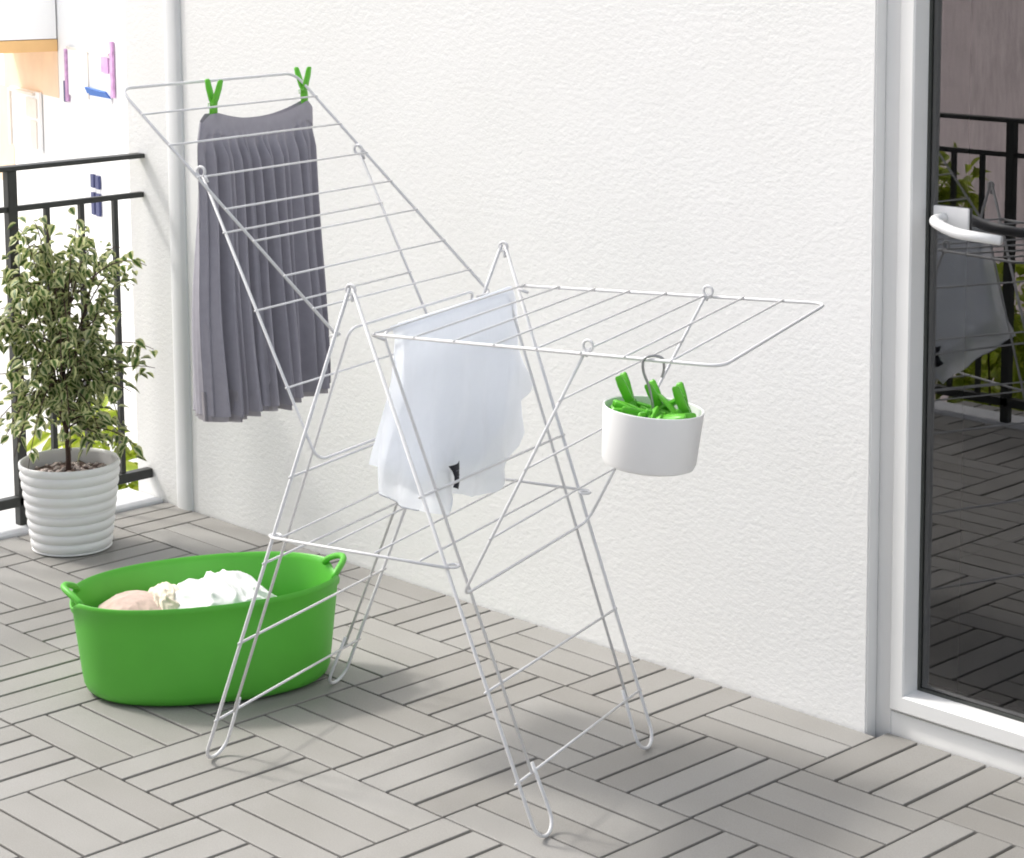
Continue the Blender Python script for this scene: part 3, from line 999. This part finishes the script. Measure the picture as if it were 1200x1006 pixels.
fbox('lintel', 'palewin', -1.03, -.50, .345, .365, .051, .09, wn)
fbox('blind', 'palewin', -.68, -.46, .20, .325, .051, .07, wn)
fbox('curtain', 'palewin', -.60, -.47, 0.0, .18, .051, .07, wn)
for (x0, x1, z0, z1) in ((.112,.152,.355,.68),(.965,1.010,.44,.77)):
    fbox('painted_pilaster', 'pink', x0, x1, z0, z1, .01, .04)
fbox('window_shutter', 'navy', .070,.108,.35,.48,.01,.035)
fbox('window_shutter', 'pink', .82,.945,.58,.67,.032,.05)
mm = MB()
mm.add([FMX @ Vector(q) for q in ((1.04,-.02,fz(.42)),(1.90,-.02,fz(.425)),(1.90,-.10,fz(.47)),(1.16,-.10,fz(.475)),(1.04,-.01,fz(.42)),(1.90,-.01,fz(.425)),(1.90,-.08,fz(.475)),(1.16,-.08,fz(.48)))],
       [(0,1,2,3),(7,6,5,4),(0,4,5,1),(1,5,6,2),(2,6,7,3),(3,7,4,0)])
mm.build('awning', M['blueawn'], bd, False)
wn = fbox('window', 'whitewall', .17, .95, .40, .70, .008, .03)
fbox('frame', 'palewin', .17, .95, .685, .70, .031, .05, wn)
fbox('frame', 'palewin', .55, .57, .40, .684, .031, .045, wn)
for x in (.545,.635):
    nw = fbox('narrow_window', 'navy', x, x+.055, -.135, -.055, .005, .04)
    fbox('narrow_window', 'navy', x, x+.055, -.30, -.165, .005, .04)

# rendered house on the other side of the garden, seen in the glass
hb = empty('garden_house', (-5.0,-8.4,-3.4), 'mauve grey rendered house seen only as a reflection in the door glass', 'house')
HMX = Matrix.Translation((-5.0,-8.4,0)) @ Matrix.Rotation(math.atan2(.66,-.75)+R(90), 4, 'Z')
mm = MB(); mm.box(-3, 7, 0, 5, -3.4, 5.0, HMX); mm.build('house_wall', M['mauve'], hb, False)
mm = MB()
vs = [HMX @ Vector(q) for q in ((-3.3,-.4,5.001),(7.3,-.4,5.001),(7.3,5.3,5.001),(-3.3,5.3,5.001),(-3.3,2.5,6.4),(7.3,2.5,6.4))]
mm.add(vs, [(0,1,5,4),(2,3,4,5),(0,4,3),(1,2,5),(0,3,2,1)]); mm.build('roof', M['roof'], hb, False)
for x in (3.2,5.2):
    mm = MB(); mm.box(x, x+1.1, -.03, .0-.002, 2.6, 4.0, HMX); wq = mm.build('window', M['frame'], hb, False)
    mm = MB(); mm.box(x+.1, x+1.0, -.04, -.031, 2.7, 3.9, HMX); mm.build('pane', M['glassdark'], wq, False)

# ------------------------------------------------------------------ light
trav = Vector((.855, .30, -1.0)).normalized()
sd = bpy.data.lights.new('sun', 'SUN'); sd.energy = 1.5; sd.angle = R(6); sd.color = (1,.965,.91)
so_ = bpy.data.objects.new('sun', sd); COL.objects.link(so_)
so_.rotation_euler = trav.to_track_quat('-Z', 'Y').to_euler(); so_.location = (-4,-2,6)
wd = bpy.data.worlds.new('World'); scene.world = wd; wd.use_nodes = True
nt = wd.node_tree; bg = nt.nodes['Background']
sky = nt.nodes.new('ShaderNodeTexSky'); sky.sky_type = 'NISHITA'; sky.sun_disc = False
el = math.asin(-trav.z); sky.sun_elevation = el; sky.sun_rotation = math.atan2(-trav.x, -trav.y) % (2*math.pi)
sky.air_density = 1.2; sky.dust_density = 4.0; sky.ozone_density = 1.0
hs = nt.nodes.new('ShaderNodeHueSaturation'); hs.inputs['Saturation'].default_value = .40
nt.links.new(sky.outputs[0], hs.inputs['Color']); nt.links.new(hs.outputs[0], bg.inputs['Color']); bg.inputs['Strength'].default_value = .15

# ------------------------------------------------------------------ camera
cd = bpy.data.cameras.new('camera'); cam = bpy.data.objects.new('camera', cd); COL.objects.link(cam)
cam.location = (2.97049, -3.20834, 1.55155)
cam.rotation_euler = (1.43958666, .00665378, .80633697)
cd.sensor_width = 36; cd.sensor_fit = 'HORIZONTAL'; cd.lens = 2562.96/1200*36
cd.shift_y = -277.255/1200
cd.clip_start = .05; cd.clip_end = 1000
scene.camera = cam
vs_ = scene.view_settings
vs_.view_transform = 'Standard'; vs_.look = 'None'; vs_.gamma = 1; vs_.exposure = .78
try: vs_.use_curve_mapping = False
except Exception: pass
scene.cycles.filter_width = 1.9
scene.cycles.max_bounces = 8; scene.cycles.transparent_max_bounces = 12
